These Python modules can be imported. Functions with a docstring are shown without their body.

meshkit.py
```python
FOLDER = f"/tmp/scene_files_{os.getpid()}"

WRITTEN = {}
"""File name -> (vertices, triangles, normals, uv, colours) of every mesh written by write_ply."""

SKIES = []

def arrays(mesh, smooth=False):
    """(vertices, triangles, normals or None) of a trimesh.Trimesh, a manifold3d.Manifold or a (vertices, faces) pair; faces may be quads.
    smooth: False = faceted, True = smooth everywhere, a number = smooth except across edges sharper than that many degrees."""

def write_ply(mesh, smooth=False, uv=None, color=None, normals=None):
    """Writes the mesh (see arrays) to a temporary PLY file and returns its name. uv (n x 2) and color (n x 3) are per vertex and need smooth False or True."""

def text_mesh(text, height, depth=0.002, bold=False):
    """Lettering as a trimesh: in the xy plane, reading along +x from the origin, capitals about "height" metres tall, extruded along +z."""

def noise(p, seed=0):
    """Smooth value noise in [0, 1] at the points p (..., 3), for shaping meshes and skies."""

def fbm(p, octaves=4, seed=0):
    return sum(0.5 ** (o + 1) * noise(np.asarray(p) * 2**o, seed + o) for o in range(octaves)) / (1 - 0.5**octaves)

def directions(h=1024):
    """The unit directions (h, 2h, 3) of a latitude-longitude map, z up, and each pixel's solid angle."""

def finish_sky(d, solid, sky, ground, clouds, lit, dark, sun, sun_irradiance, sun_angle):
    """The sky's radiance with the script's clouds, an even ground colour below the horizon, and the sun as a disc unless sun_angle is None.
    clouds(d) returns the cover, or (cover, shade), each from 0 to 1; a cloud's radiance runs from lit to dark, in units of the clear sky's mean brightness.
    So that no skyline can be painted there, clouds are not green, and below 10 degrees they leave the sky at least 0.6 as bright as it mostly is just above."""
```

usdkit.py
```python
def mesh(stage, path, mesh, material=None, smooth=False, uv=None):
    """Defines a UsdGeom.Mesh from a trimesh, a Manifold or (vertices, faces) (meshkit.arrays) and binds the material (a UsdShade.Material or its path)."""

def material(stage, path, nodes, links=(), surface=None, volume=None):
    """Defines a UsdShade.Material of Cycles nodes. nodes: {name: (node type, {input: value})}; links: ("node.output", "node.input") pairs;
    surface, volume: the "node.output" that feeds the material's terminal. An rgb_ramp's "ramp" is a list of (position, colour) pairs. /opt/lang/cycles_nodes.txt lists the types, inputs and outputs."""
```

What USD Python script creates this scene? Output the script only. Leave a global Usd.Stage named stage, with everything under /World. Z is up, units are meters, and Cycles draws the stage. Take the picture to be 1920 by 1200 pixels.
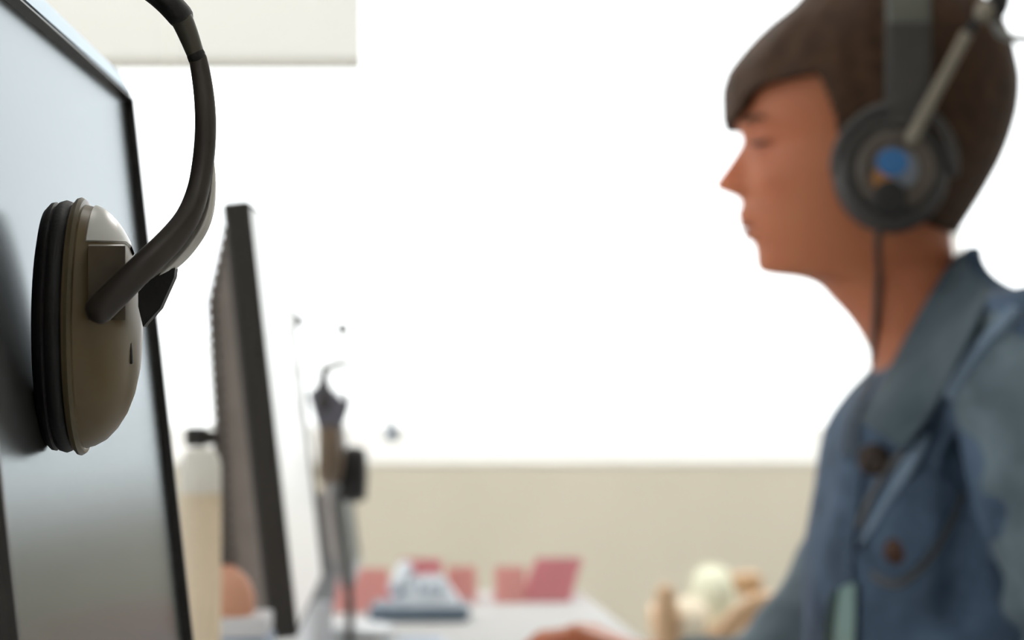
import math, numpy as np, trimesh, manifold3d as m3, usdkit, meshkit
from scipy.interpolate import PchipInterpolator
from pxr import Usd, UsdGeom, UsdLux, Gf, Sdf

stage = Usd.Stage.CreateInMemory()
UsdGeom.SetStageUpAxis(stage, 'Z')
UsdGeom.Xform.Define(stage, '/World')
# ------------------------------------------------------------------ camera, sky, lamps, exposure
EYE, F, VH = 1.03, 5640.0, 620.0           # eye height, focal length in pixels, row of the horizon (1920 x 1200)
cam = UsdGeom.Camera.Define(stage, '/World/camera')
cam.CreateHorizontalApertureAttr(36.0); cam.CreateVerticalApertureAttr(22.5)
cam.CreateFocalLengthAttr(F * 36 / 1920)
cam.CreateFStopAttr(14.8); cam.CreateFocusDistanceAttr(0.962)
cam.CreateClippingRangeAttr((0.02, 2000.0))
cam.AddTranslateOp().Set((0, 0, EYE)); cam.AddRotateXOp().Set(90 + math.degrees((VH - 600) / F))
cam.CreateExposureAttr(-0.25)
SKY = UsdLux.DomeLight.Define(stage, '/World/sky'); SKY.CreateIntensityAttr(1.04); SKY.CreateColorAttr((0.985, 1.0, 1.01))
ADDED_LAMPS = [((-0.9, 5.3), 41), ((0.9, 5.3), 41), ((0.1, 2.3), 6), ((0.1, -0.6), 4)]   # added unseen ceiling panels, the far pair brightening the wall: place, brightness


def P(u, v, d, w=0.0):
    """The point that stands at picture place (u, v) at distance d; w metres further away at the same x and z."""
    return np.array([(u - 960) / F * d, d + w, EYE - (v - VH) / F * d])


# ------------------------------------------------------------------ helpers
_used = {}


def numbered(parent, name):
    k = _used.get((parent, name), 0); _used[(parent, name)] = k + 1
    return f'{parent}/{name}' + (f'_{k:03d}' if k else '')


def meta(p, label=None, cat=None, group=None, kind=None):
    for k, t in (('label', label), ('category', cat), ('group', group), ('kind', kind)):
        if t: p.SetCustomDataByKey(k, t)


class Thing:
    def __init__(self, name, label, cat, loc, group=None, kind=None):
        self.path = numbered('/World', name); self.loc = np.array(loc, float)
        x = UsdGeom.Xform.Define(stage, self.path); x.AddTranslateOp().Set(Gf.Vec3d(*map(float, loc)))
        meta(x.GetPrim(), label, cat, group, kind)

    def part(self, name, mesh, mat, smooth=35, label=None, parent=None, kind=None):
        v, f = geo(mesh)
        path = numbered(parent or self.path, name)
        m = usdkit.mesh(stage, path, trimesh.Trimesh(v - self.loc, f, process=False), L[mat], smooth)
        meta(m.GetPrim(), label, kind=kind)
        return path


def single(name, mesh, mat, label=None, cat=None, kind=None, smooth=35, group=None):
    v, f = geo(mesh); loc = np.array([*(v.min(0) + v.max(0))[:2] / 2, v[:, 2].min()])
    path = numbered('/World', name)
    m = usdkit.mesh(stage, path, trimesh.Trimesh(v - loc, f, process=False), L[mat], smooth)
    m.AddTranslateOp().Set(Gf.Vec3d(*map(float, loc)))
    meta(m.GetPrim(), label, cat, group, kind)
    return path


def geo(mesh):
    v, f, _ = meshkit.arrays(mesh)
    return np.asarray(v, float), np.asarray(f, int)


def joined(*ms):
    vs, fs, n = [], [], 0
    for m in ms:
        v, f = geo(m); vs.append(v); fs.append(f + n); n += len(v)
    return np.vstack(vs), np.vstack(fs)


def rbox(lo, hi, r=0.002):
    """A box with chamfered edges."""
    lo, hi = np.array(lo, float), np.array(hi, float); r = min(r, 0.49 * (hi - lo).min())
    pts = []
    for s in np.ndindex(2, 2, 2):
        c = np.where(np.array(s) == 0, lo, hi); d = np.where(np.array(s) == 0, 1, -1) * r
        for k in range(3):
            q = c + d; q[k] = c[k]; pts.append(q)
    return m3.Manifold.hull_points(np.array(pts))


def hull(pts):
    return m3.Manifold.hull_points(np.asarray(pts, float))


def spline(pts, n):
    p = np.asarray(pts, float)
    if len(p) == 2:
        return p[0] + np.linspace(0, 1, n)[:, None] * (p[1] - p[0])
    t = np.concatenate([[0], np.cumsum(np.linalg.norm(np.diff(p[:, :3], axis=0), axis=1) + 1e-9)])
    from scipy.interpolate import CubicSpline, Akima1DInterpolator
    q = np.linspace(0, t[-1], n)
    return np.stack([Akima1DInterpolator(t, p[:, k])(q) if len(p) > 2 else np.interp(q, t, p[:, k]) for k in range(p.shape[1])], 1)


def tube(pts, r, n=40, sides=18, up=(0, 1, 0), aspect=1.0, cap=True):
    """A round-ended tube along pts; r one radius or one per point; up fixes the side direction, aspect the width along it."""
    pts = np.asarray(pts, float); r = np.full(len(pts), float(r)) if np.ndim(r) == 0 else np.asarray(r, float)
    q = spline(np.column_stack([pts, r]), n); c, rr = q[:, :3], q[:, 3]
    t = np.gradient(c, axis=0); t /= np.linalg.norm(t, axis=1, keepdims=True)
    up = np.broadcast_to(np.asarray(up, float), t.shape)
    b = up - (up * t).sum(1, keepdims=True) * t; b /= np.linalg.norm(b, axis=1, keepdims=True)
    a = np.cross(b, t)
    if cap:
        ang = np.linspace(np.pi / 2, 0, 5)[:-1]
        c = np.vstack([[c[0] - t[0] * rr[0] * math.sin(x) * .95 for x in ang], c, [c[-1] + t[-1] * rr[-1] * math.sin(x) * .95 for x in ang[::-1]]])
        rr = np.concatenate([[rr[0] * max(math.cos(x), .05) for x in ang], rr, [rr[-1] * max(math.cos(x), .05) for x in ang[::-1]]])
        a = np.vstack([[a[0]] * 4, a, [a[-1]] * 4]); b = np.vstack([[b[0]] * 4, b, [b[-1]] * 4])
    th = np.linspace(0, 2 * np.pi, sides, endpoint=False)
    v = c[:, None] + rr[:, None, None] * (np.cos(th)[None, :, None] * a[:, None] + aspect * np.sin(th)[None, :, None] * b[:, None])
    return grid(v, closed=True)


def grid(v, closed=False, caps=True):
    """Rings of points (n, k, 3) joined into a surface."""
    n, k = v.shape[:2]; i, j = np.meshgrid(np.arange(n - 1), np.arange(k if closed else k - 1), indexing='ij')
    a, b = i * k + j, i * k + (j + 1) % k; c, d = a + k, b + k
    f = [np.stack([a, b, d], -1).reshape(-1, 3), np.stack([a, d, c], -1).reshape(-1, 3)]
    vv = v.reshape(-1, 3)
    if closed and caps:
        vv = np.vstack([vv, v[0].mean(0), v[-1].mean(0)]); o, e = n * k, n * k + 1
        jj = np.arange(k); kk = (jj + 1) % k
        f += [np.stack([np.full(k, o), kk, jj], 1), np.stack([np.full(k, e), (n - 1) * k + jj, (n - 1) * k + kk], 1)]
    f = np.vstack(f)
    m = trimesh.Trimesh(vv, f, process=False)
    if closed and caps and m.volume < 0: f = f[:, ::-1]
    return vv, f


def lathe(profile, centre, axis='x', scale=(1, 1), sides=56):
    """profile: (along, radius) pairs; turned about the axis through centre; scale stretches the two cross directions."""
    p = np.asarray(profile, float); th = np.linspace(0, 2 * np.pi, sides, endpoint=False)
    A, B = p[:, 1, None] * np.cos(th) * scale[0], p[:, 1, None] * np.sin(th) * scale[1]
    C = np.broadcast_to(p[:, 0, None], A.shape)
    v = {'x': np.stack([C, A, B], -1), 'y': np.stack([A, C, B], -1), 'z': np.stack([A, B, C], -1)}[axis] + np.asarray(centre)
    return grid(v, closed=True)


def shell(up, lo):
    n, k = up.shape[:2]; N = n * k
    _, f = grid(up); _, g = grid(lo)
    e = np.concatenate([np.arange(k), np.arange(1, n) * k + k - 1, (n - 1) * k + np.arange(k - 1)[::-1], np.arange(1, n - 1)[::-1] * k])
    e2 = np.roll(e, -1)
    v = np.vstack([up.reshape(-1, 3), lo.reshape(-1, 3)])
    f = np.vstack([f, g[:, ::-1] + N, np.stack([e2, e, e + N], 1), np.stack([e2, e + N, e2 + N], 1)])
    if trimesh.Trimesh(v, f, process=False).volume < 0: f = f[:, ::-1]
    return v, f


def prism(poly, y0, y1):
    """An outline of (x, z) points given thickness from y0 to y1 (ear-clipped)."""
    from shapely.geometry import Polygon
    m = trimesh.creation.extrude_polygon(Polygon(poly), y1 - y0, engine='earcut')
    v = np.array(m.vertices); v = np.stack([v[:, 0], y1 - v[:, 2], v[:, 1]], 1)
    f = np.array(m.faces)
    return (v, f if trimesh.Trimesh(v, f, process=False).volume > 0 else f[:, ::-1])


def surface_net(fn, lo, hi, h):
    """The zero surface of fn (negative inside) on a grid, by naive surface nets."""
    ax = [np.arange(l, u + h, h) for l, u in zip(lo, hi)]
    G = np.stack(np.meshgrid(*ax, indexing='ij'), -1); D = fn(G.reshape(-1, 3)).reshape(G.shape[:3])
    S = np.array(D.shape) - 1; inside = D < 0
    cnt, acc = np.zeros(S), np.zeros((*S, 3))
    edges = []
    cor = [(0, 0, 0), (1, 0, 0), (0, 1, 0), (1, 1, 0), (0, 0, 1), (1, 0, 1), (0, 1, 1), (1, 1, 1)]
    for a in range(8):
        for b in range(a + 1, 8):
            if sum(abs(np.array(cor[a]) - cor[b])) == 1: edges.append((cor[a], cor[b]))
    sl = lambda c: tuple(slice(c[k], c[k] + S[k]) for k in range(3))
    for ca, cb in edges:
        da, db = D[sl(ca)], D[sl(cb)]; x = (da < 0) != (db < 0)
        t = np.where(x, da / np.where(x, da - db, 1), 0)
        p = np.array(ca) + t[..., None] * (np.array(cb) - np.array(ca)); acc += np.where(x[..., None], p, 0); cnt += x
    on = cnt > 0; idx = -np.ones(S, int); idx[on] = np.arange(on.sum())
    cell = np.argwhere(on); V = (cell + acc[on] / cnt[on][:, None]) * h + np.array(lo)
    Fs = []
    for k in range(3):
        o = [x for x in range(3) if x != k]
        a, b = [tuple(slice(0, -1) if q == k else slice(None) for q in range(3)), tuple(slice(1, None) if q == k else slice(None) for q in range(3))]
        cr = np.argwhere(inside[a] != inside[b]); ok = np.all([(cr[:, q] > 0) & (cr[:, q] < S[q]) for q in o], axis=0); cr = cr[ok]
        flip = ~inside[a][tuple(cr.T)]
        def at(da, db):
            q = cr.copy(); q[:, o[0]] -= da; q[:, o[1]] -= db; return idx[tuple(q.T)]
        quad = np.stack([at(0, 0), at(1, 0), at(1, 1), at(0, 1)], 1)
        if k == 1: flip = ~flip
        quad[flip] = quad[flip][:, ::-1]; Fs.append(quad)
    q = np.vstack(Fs); f = np.vstack([q[:, [0, 1, 2]], q[:, [0, 2, 3]]])
    if trimesh.Trimesh(V, f, process=False).volume < 0: f = f[:, ::-1]
    return V, f


def cone_sdf(p, a, b, ra, rb):
    a, b = np.asarray(a, float), np.asarray(b, float); ab = b - a
    t = np.clip(((p - a) @ ab) / (ab @ ab), 0, 1)
    return np.linalg.norm(p - a - t[:, None] * ab, axis=1) - (ra + (rb - ra) * t)


def smin(a, b, k):
    h = np.clip(0.5 + 0.5 * (b - a) / k, 0, 1)
    return b + (a - b) * h - k * h * (1 - h)


def relax(mesh, n=4):
    v, f = geo(mesh); m = trimesh.Trimesh(v, f, process=False)
    trimesh.smoothing.filter_taubin(m, iterations=n)
    w = np.nan_to_num(np.array(m.vertices) - v); k = np.linalg.norm(w, axis=1, keepdims=True)
    return v + w * np.minimum(1, .004 / np.maximum(k, 1e-9)), f


# ------------------------------------------------------------------ materials
L = {}


def look(name, col, rough=0.5, noise=None, bump=None, metal=0.0, **kw):
    """Principled, with a fine noise in the colour (col to col2) and an optional bump (scale, strength, distance)."""
    nodes = {'p': ('principled_bsdf', {'base_color': col, 'roughness': rough, 'metallic': metal, **kw})}; links = []
    if noise or bump: nodes['tc'] = ('texture_coordinate', {})
    if noise:
        sc, c2 = noise[:2]
        nodes['n'] = ('noise_texture', {'scale': sc, 'detail': 4.0}); nodes['r'] = ('rgb_ramp', {'ramp': [(0.3, col), (0.7, c2)]})
        links += [('tc.object', 'n.vector'), ('n.fac', 'r.fac'), ('r.color', 'p.base_color')]
    if bump:
        nodes['bn'] = ('noise_texture', {'scale': bump[0], 'detail': 3.0}); nodes['b'] = ('bump', {'strength': bump[1], 'distance': bump[2]})
        links += [('tc.object', 'bn.vector'), ('bn.fac', 'b.height'), ('b.normal', 'p.normal')]
    L[name] = usdkit.material(stage, f'/World/Looks/{name}', nodes, links, surface='p.BSDF')


UsdGeom.Scope.Define(stage, '/World/Looks')


def glare(name, col, gloss, rough, ior, glow=0.0):
    """A coated panel: matt colour under a tinted blurred reflection that grows towards grazing views."""
    L[name] = usdkit.material(stage, f'/World/Looks/{name}', {
        'tc': ('texture_coordinate', {}), 'n': ('noise_texture', {'scale': 2.0}), 'r': ('rgb_ramp', {'ramp': [(.3, col), (.7, tuple(c * .85 for c in col))]}),
        'd': ('diffuse_bsdf', {}), 'g': ('glossy_bsdf', {'color': gloss, 'roughness': rough}), 'f': ('fresnel', {'IOR': ior}), 'm': ('mix_closure', {}),
        **({'e': ('emission', {'color': (1.0, .99, .965), 'strength': glow}), 'a': ('add_closure', {})} if glow else {})},
        ([('m.closure', 'a.closure1'), ('e.emission', 'a.closure2')] if glow else []) + [('tc.object', 'n.vector'), ('n.fac', 'r.fac'), ('r.color', 'd.color'), ('f.fac', 'm.fac'), ('d.BSDF', 'm.closure1'), ('g.BSDF', 'm.closure2')], surface='a.closure' if glow else 'm.closure')


def thin(name, col, through):
    """Paper or thin plastic that lets some light through."""
    L[name] = usdkit.material(stage, f'/World/Looks/{name}', {
        'tc': ('texture_coordinate', {}), 'n': ('noise_texture', {'scale': 20.0}), 'r': ('rgb_ramp', {'ramp': [(.3, col), (.7, tuple(c * .93 for c in col))]}),
        'p': ('principled_bsdf', {'roughness': .5}), 't': ('translucent_bsdf', {}), 'm': ('mix_closure', {'fac': through})},
        [('tc.object', 'n.vector'), ('n.fac', 'r.fac'), ('r.color', 'p.base_color'), ('r.color', 't.color'), ('p.BSDF', 'm.closure1'), ('t.BSDF', 'm.closure2')], surface='m.closure')


look('wall_white', (.82, .81, .78), .8, (6, (.79, .78, .75)), (180, .1, .001))
look('wall_beige', (.70, .655, .545), .8, (4, (.66, .62, .51)), (180, .1, .001))
look('ceiling_white', (.86, .86, .85), .9, (30, (.83, .83, .82)))
look('carpet', (.50, .49, .47), .95, (60, (.42, .41, .39)), (400, .4, .004))
look('ground_pale', (.80, .80, .78), .9, (.5, (.74, .74, .72)))
look('frame_white', (.92, .92, .91), .45, (8, (.90, .90, .89)))
look('sill_white', (.86, .86, .83), .45, (5, (.82, .82, .79)))
look('desk_white', (.66, .66, .66), .65, (9, (.63, .63, .63)), specular_ior_level=.3)
look('steel_grey', (.45, .46, .47), .35, (40, (.40, .41, .42)), metal=.7)
look('frame_black', (.030, .026, .023), .42, (300, (.022, .019, .017)), (900, .15, .0004))
look('frame_dark', (.042, .036, .030), .5, (300, (.034, .029, .024)), (900, .15, .0004))
look('housing_brown', (.33, .275, .24), .6, (60, (.29, .24, .21)))
look('rib_brown', (.09, .072, .062), .6, (60, (.075, .06, .052)))
glare('screen', (.045, .045, .042), (.54, .58, .605), .19, 1.6)
glare('screen_lit', (.030, .032, .033), (.56, .57, .56), .25, 1.5, .66)
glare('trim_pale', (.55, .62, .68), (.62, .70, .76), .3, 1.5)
look('cushion_black', (.009, .008, .009), .55, (90, (.013, .011, .010)), (500, .25, .0006))
look('cup_olive', (.20, .145, .068), .36, (40, (.175, .12, .055)))
look('cup_rim', (.16, .12, .065), .32, (40, (.13, .10, .05)))
look('cup_bracket', (.15, .11, .065), .42, (50, (.07, .05, .03)))
look('arm_brown', (.046, .035, .028), .36, (70, (.058, .044, .034)))
look('slider_olive', (.105, .096, .066), .4, (70, (.055, .05, .037)))
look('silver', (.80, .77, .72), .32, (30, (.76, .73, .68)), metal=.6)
look('sheen_pale', (.90, .89, .84), .3, (30, (.86, .85, .81)))  # bright reflection on the ear cup top, put into the colour
look('band_black', (.010, .009, .009), .6, (200, (.016, .014, .013)), (700, .3, .0005))
look('skin', (.60, .225, .105), .5, (9, (.56, .165, .08)), (260, .12, .0008), specular_ior_level=.35, subsurface_weight=.12, subsurface_scale=.006)
look('lips', (.36, .115, .075), .6, (90, (.32, .10, .065)), specular_ior_level=.25)
look('lash', (.02, .014, .01), .7, (90, (.03, .02, .015)))
look('hair', (.085, .041, .019), .6, (70, (.045, .022, .012)), (240, .6, .003), specular_ior_level=.25)
look('denim', (.120, .182, .280), .85, (24, (.048, .080, .130)), (900, .4, .001))
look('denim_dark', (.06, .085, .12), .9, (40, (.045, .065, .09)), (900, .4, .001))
look('denim_light', (.25, .34, .45), .85, (40, (.18, .25, .34)), (900, .4, .001))
look('denim_collar', (.085, .125, .15), .85, (40, (.06, .09, .112)), (900, .4, .001))
look('denim_sleeve', (.20, .265, .305), .85, (24, (.10, .14, .17)), (900, .4, .001))
look('stitch', (.20, .20, .205), .8, (90, (.16, .16, .165)))
look('shirt_teal', (.30, .46, .44), .8, (60, (.27, .42, .40)))
look('shirt_green', (.035, .075, .06), .8, (60, (.03, .065, .05)))
look('button_brown', (.10, .045, .025), .4, (90, (.08, .035, .02)), metal=.3)
look('button_dark', (.055, .034, .025), .6, (90, (.045, .028, .02)))
look('trousers', (.03, .032, .045), .85, (60, (.022, .024, .034)))
look('shoe', (.03, .028, .027), .5, (60, (.025, .023, .022)))
look('plastic_grey', (.066, .058, .051), .5, (60, (.052, .049, .047)))
look('plastic_taupe', (.135, .105, .08), .45, (60, (.10, .082, .066)))
look('slider_grey', (.14, .14, .115), .4, (60, (.12, .12, .10)))
look('boom_tan', (.27, .235, .18), .4, (60, (.24, .205, .155)))
look('blue_badge', (.04, .17, .42), .35, (90, (.05, .19, .45)))
look('badge_grey', (.20, .22, .26), .35, (90, (.18, .20, .24)))
look('orange_badge', (.45, .20, .06), .4, (90, (.40, .17, .05)))
thin('cream', (.95, .86, .72), .6)
thin('cap_white', (.95, .94, .90), .6)
thin('peach', (.97, .66, .50), .55)
look('paper_blue', (.52, .60, .74), .7, (30, (.46, .55, .70)))
look('paper_white', (.86, .87, .90), .6, (30, (.82, .83, .87)))
look('slate', (.20, .27, .34), .5, (40, (.17, .23, .30)))
look('sky_grey', (.70, .77, .85), .5, (40, (.66, .73, .81)))
thin('salmon', (.95, .52, .48), .5)
thin('rose', (.93, .42, .46), .5)
look('wood_tan', (.74, .50, .30), .5, (25, (.66, .43, .25)))
look('cushion_cream', (.88, .80, .64), .9, (30, (.84, .76, .60)))
look('cushion_lime', (.80, .81, .64), .9, (30, (.85, .86, .68)))
look('violet_grey', (.17, .165, .20), .45, (50, (.15, .145, .175)))
look('cup_umber', (.21, .15, .10), .5, (50, (.18, .13, .085)))
look('wire_grey', (.42, .42, .40), .5, (50, (.38, .38, .36)))
look('chair_fabric', (.05, .05, .055), .9, (90, (.04, .04, .045)))


def emit(name, col, strength):
    L[name] = usdkit.material(stage, f'/World/Looks/{name}', {'e': ('emission', {'color': col, 'strength': strength})}, surface='e.emission')


for i, (_, b) in enumerate(ADDED_LAMPS):
    emit(f'added_lamp_{i}', (1.0, .97, .92), b)  # glow of the added ceiling panels
L['glass'] = usdkit.material(stage, '/World/Looks/glass', {
    't': ('transparent_bsdf', {'color': (.97, .98, .98)}), 'g': ('glossy_bsdf', {'color': (1, 1, 1), 'roughness': .02}),
    'f': ('fresnel', {'IOR': 1.45}), 'o': ('geometry', {}), 'i': ('math', {'math_type': 'subtract', 'value1': 1.0}), 'x': ('math', {'math_type': 'multiply'}), 'm': ('mix_closure', {})},
    [('o.backfacing', 'i.value2'), ('f.fac', 'x.value1'), ('i.value', 'x.value2'), ('x.value', 'm.fac'), ('t.BSDF', 'm.closure1'), ('g.BSDF', 'm.closure2')], surface='m.closure')
L['blind'] = usdkit.material(stage, '/World/Looks/blind', {
    'd': ('diffuse_bsdf', {'color': (.72, .68, .62)}), 't': ('translucent_bsdf', {'color': (.60, .60, .58)}), 'm': ('mix_closure', {'fac': .75}),
    'w': ('transparent_bsdf', {}), 'm2': ('mix_closure', {'fac': .12})},
    [('d.BSDF', 'm.closure1'), ('t.BSDF', 'm.closure2'), ('m.closure', 'm2.closure1'), ('w.BSDF', 'm2.closure2')], surface='m2.closure')

# ------------------------------------------------------------------ the room
X0, X1, Y0, Y1, ZC, TH = -2.6, 3.0, -2.4, 6.0, 2.75, 0.2
S = dict(kind='structure', smooth=False)
box = lambda lo, hi: rbox(lo, hi, 0.0005)
WZ0, WZ1 = EYE - (872 - VH) / F * Y1, 2.45     # window sill and head
WX0, WX1 = -2.2, 2.6


def struct(name, label, cat='room'):
    return Thing(name, label, cat, (0, 0, 0), kind='structure')


single('floor', box((X0, Y0, -.1), (X1, Y1, 0)), 'carpet', 'grey carpeted office floor under the desk row', 'floor', **S)
single('ceiling', box((X0 - TH, Y0 - TH, ZC), (X1 + TH, Y1 + TH, ZC + .15)), 'ceiling_white', 'plain white office ceiling overhead', 'ceiling', **S)
t = struct('wall_far', 'pale beige wall under the bright far window', 'wall')
t.part('wall_panel', box((X0 - TH, Y1, -.1), (X1 + TH, Y1 + TH, WZ0)), 'wall_beige', False)
t.part('wall_panel', box((X0 - TH, Y1, WZ1), (X1 + TH, Y1 + TH, ZC)), 'wall_white', False)
t.part('wall_panel', box((X0 - TH, Y1, WZ0), (WX0, Y1 + TH, WZ1)), 'wall_white', False)
t.part('wall_panel', box((WX1, Y1, WZ0), (X1 + TH, Y1 + TH, WZ1)), 'wall_white', False)
single('baseboard_far', box((X0, Y1 - .015, 0), (X1, Y1, .09)), 'frame_white', 'white skirting board along the foot of the far wall', 'baseboard', **S)
single('trim_1', rbox((WX0 - .02, Y1 - .002, WZ0 + .0005), (WX1 + .02, Y1 + .10, WZ0 + .012), .003), 'sill_white', 'white sill board along the bottom of the far window', 'sill', **S)


def window(name, label, axis, at, a0, a1, z0, z1, e, w=.05):
    """A framed window in the wall plane 'at'; axis 0: it runs along x, axis 1: along y."""
    t = struct(name, label, 'window')
    def b(lo, hi, p, q):
        return rbox((lo[0], p, lo[1]), (hi[0], q, hi[1]), .004) if axis == 0 else rbox((p, lo[0], lo[1]), (q, hi[0], hi[1]), .004)
    y0, y1 = at + .09, at + .15; n = len(e) - 1
    rail = .065 if axis == 0 else w
    t.part('window_frame', b((a0, z0), (a1, z0 + rail), y0, y1), 'frame_white')
    t.part('window_frame', b((a0, z1 - w), (a1, z1), y0, y1), 'frame_white')
    for i, x in enumerate(e):
        x = min(max(x, a0 + w / 2), a1 - w / 2)
        t.part('window_frame', b((x - w / 2, z0 + rail), (x + w / 2, z1 - w), y0 + .002, y1 - .002), 'frame_white')
    for i in range(n):
        g = (at + .118, at + .124)
        t.part('pane', b((e[i] + w * .5, z0 + rail - .01), (e[i + 1] - w * .5, z1 - w * .8), *g), 'glass', False)


window('window_1', 'wide white-framed window glaring with overcast daylight in the far wall', 0, Y1, WX0, WX1, WZ0 + .012, WZ1, [WX0, -1.25, .90, WX1], .028)
# left wall with two windows, the others plain
t = struct('wall_left', 'white left wall with daylight windows, behind the monitors', 'wall')
LW = [(-1.8, .8), (1.2, 4.6)]
cuts = [Y0 - TH, *[q for w in LW for q in w], Y1]
for i in range(0, len(cuts), 2):
    t.part('wall_panel', box((X0 - TH, cuts[i], -.1), (X0, cuts[i + 1], ZC)), 'wall_white', False)
for i, (a, b_) in enumerate(LW):
    t.part('wall_panel', box((X0 - TH, a, -.1), (X0, b_, .9)), 'wall_white', False)
    t.part('wall_panel', box((X0 - TH, a, 2.4), (X0, b_, ZC)), 'wall_white', False)
    window(f'window_{i + 2}', ['white-framed daylight window in the left wall near the camera', 'white-framed daylight window in the left wall beside the far desks'][i], 1, X0 - TH, a, b_, .9, 2.4, [a, (a + b_) / 2, b_])
single('wall_right', box((X1, Y0 - TH, -.1), (X1 + TH, Y1, ZC)), 'wall_white', 'plain white right wall behind the seated worker', 'wall', **S)
single('wall_back', box((X0, Y0 - TH, -.1), (X1, Y0, ZC)), 'wall_white', 'plain white wall behind the camera', 'wall', **S)
single('ground', box((-300, -300, -.6), (300, 700, -.5)), 'ground_pale', 'pale paved ground outside, all around below the windows', 'ground', **S)

t = Thing('roller_blind', 'cream roller blind drawn part way down at the upper left of the far window', 'blind', (-1.2, Y1 + .03, 1.5))
bz = P(0, 134, Y1 + .03)[2]; bx = P(681, 0, Y1 + .03)[0]
t.part('blind_fabric', rbox((WX0 + .04, Y1 + .028, bz), (bx, Y1 + .030, WZ1 - .05), .0005), 'blind', False)
t.part('hem_bar', rbox((WX0 + .04, Y1 + .026, bz), (bx, Y1 + .032, bz + .024), .003), 'blind')
t.part('blind_roller', lathe([(WX0 + .03, .022), (bx + .01, .022)], (0, Y1 + .03, WZ1 - .05), 'x'), 'frame_white')
c0 = P(318, 60, Y1 + .02)
t.part('pull_cord', tube([(c0[0], Y1 + .022, WZ1 - .06), (c0[0], Y1 + .022, c0[2]), P(317, 138, Y1 + .022)], .002, 8, 8, up=(1, 0, 0)), 'cap_white')
for i, ((lx, ly), b_) in enumerate(ADDED_LAMPS):  # unseen panels added for light, mostly on the far wall
    t = Thing('added_ceiling_light', ['square added ceiling light panel, out of view, brightening the far wall on the left', 'square added ceiling light panel, out of view, brightening the far wall on the right', 'square added ceiling light panel, out of view above the seated worker', 'square added ceiling light panel, out of view above the camera'][i], 'ceiling light', (lx, ly, ZC - .03), 'added ceiling light panels')
    h = .3
    ring = rbox((lx - h, ly - h, ZC - .03), (lx + h, ly + h, ZC - .0005), .003) - m3.Manifold.cube((2 * h - .05, 2 * h - .05, .02), True).translate((lx, ly, ZC - .03))
    t.part('light_frame', ring, 'frame_white')
    t.part('diffuser', box((lx - h + .027, ly - h + .027, ZC - .0285), (lx + h - .027, ly + h - .027, ZC - .0225)), f'added_lamp_{i}', False)

# ------------------------------------------------------------------ the desk
DZ = .715
corner = [P(1093, 1108, (EYE - DZ) * F / 488)[:2], P(1210, 1200, (EYE - DZ) * F / 580)[:2]]
ex = lambda y: corner[1][0] + (corner[1][1] - y) * (corner[0][0] - corner[1][0]) / (corner[0][1] - corner[1][1]) * -1
edge = lambda y: corner[1][0] + (y - corner[1][1]) / (corner[0][1] - corner[1][1]) * (corner[0][0] - corner[1][0])
yf = corner[0][1]
out = [(-.85, .25), (edge(.25) - .03, .25), (edge(.28), .28), *[(edge(y), y) for y in (1.2, 2.2, 3.0)], (edge(yf - .03), yf - .03), (edge(yf) - .03, yf), (-.85, yf)]
from shapely.geometry import Polygon
tops = []
for inset, z0, z1 in ((.004, DZ - .03, DZ - .026), (0, DZ - .026, DZ - .003), (.003, DZ - .003, DZ)):
    m = trimesh.creation.extrude_polygon(Polygon(out).buffer(-inset), z1 - z0, engine='earcut'); m.apply_translation((0, 0, z0)); tops.append(m)
t = Thing('desk', 'long white desk running under the row of monitors', 'desk', (-.3, 1.9, 0))
t.part('desktop', joined(*tops), 'desk_white')
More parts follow.
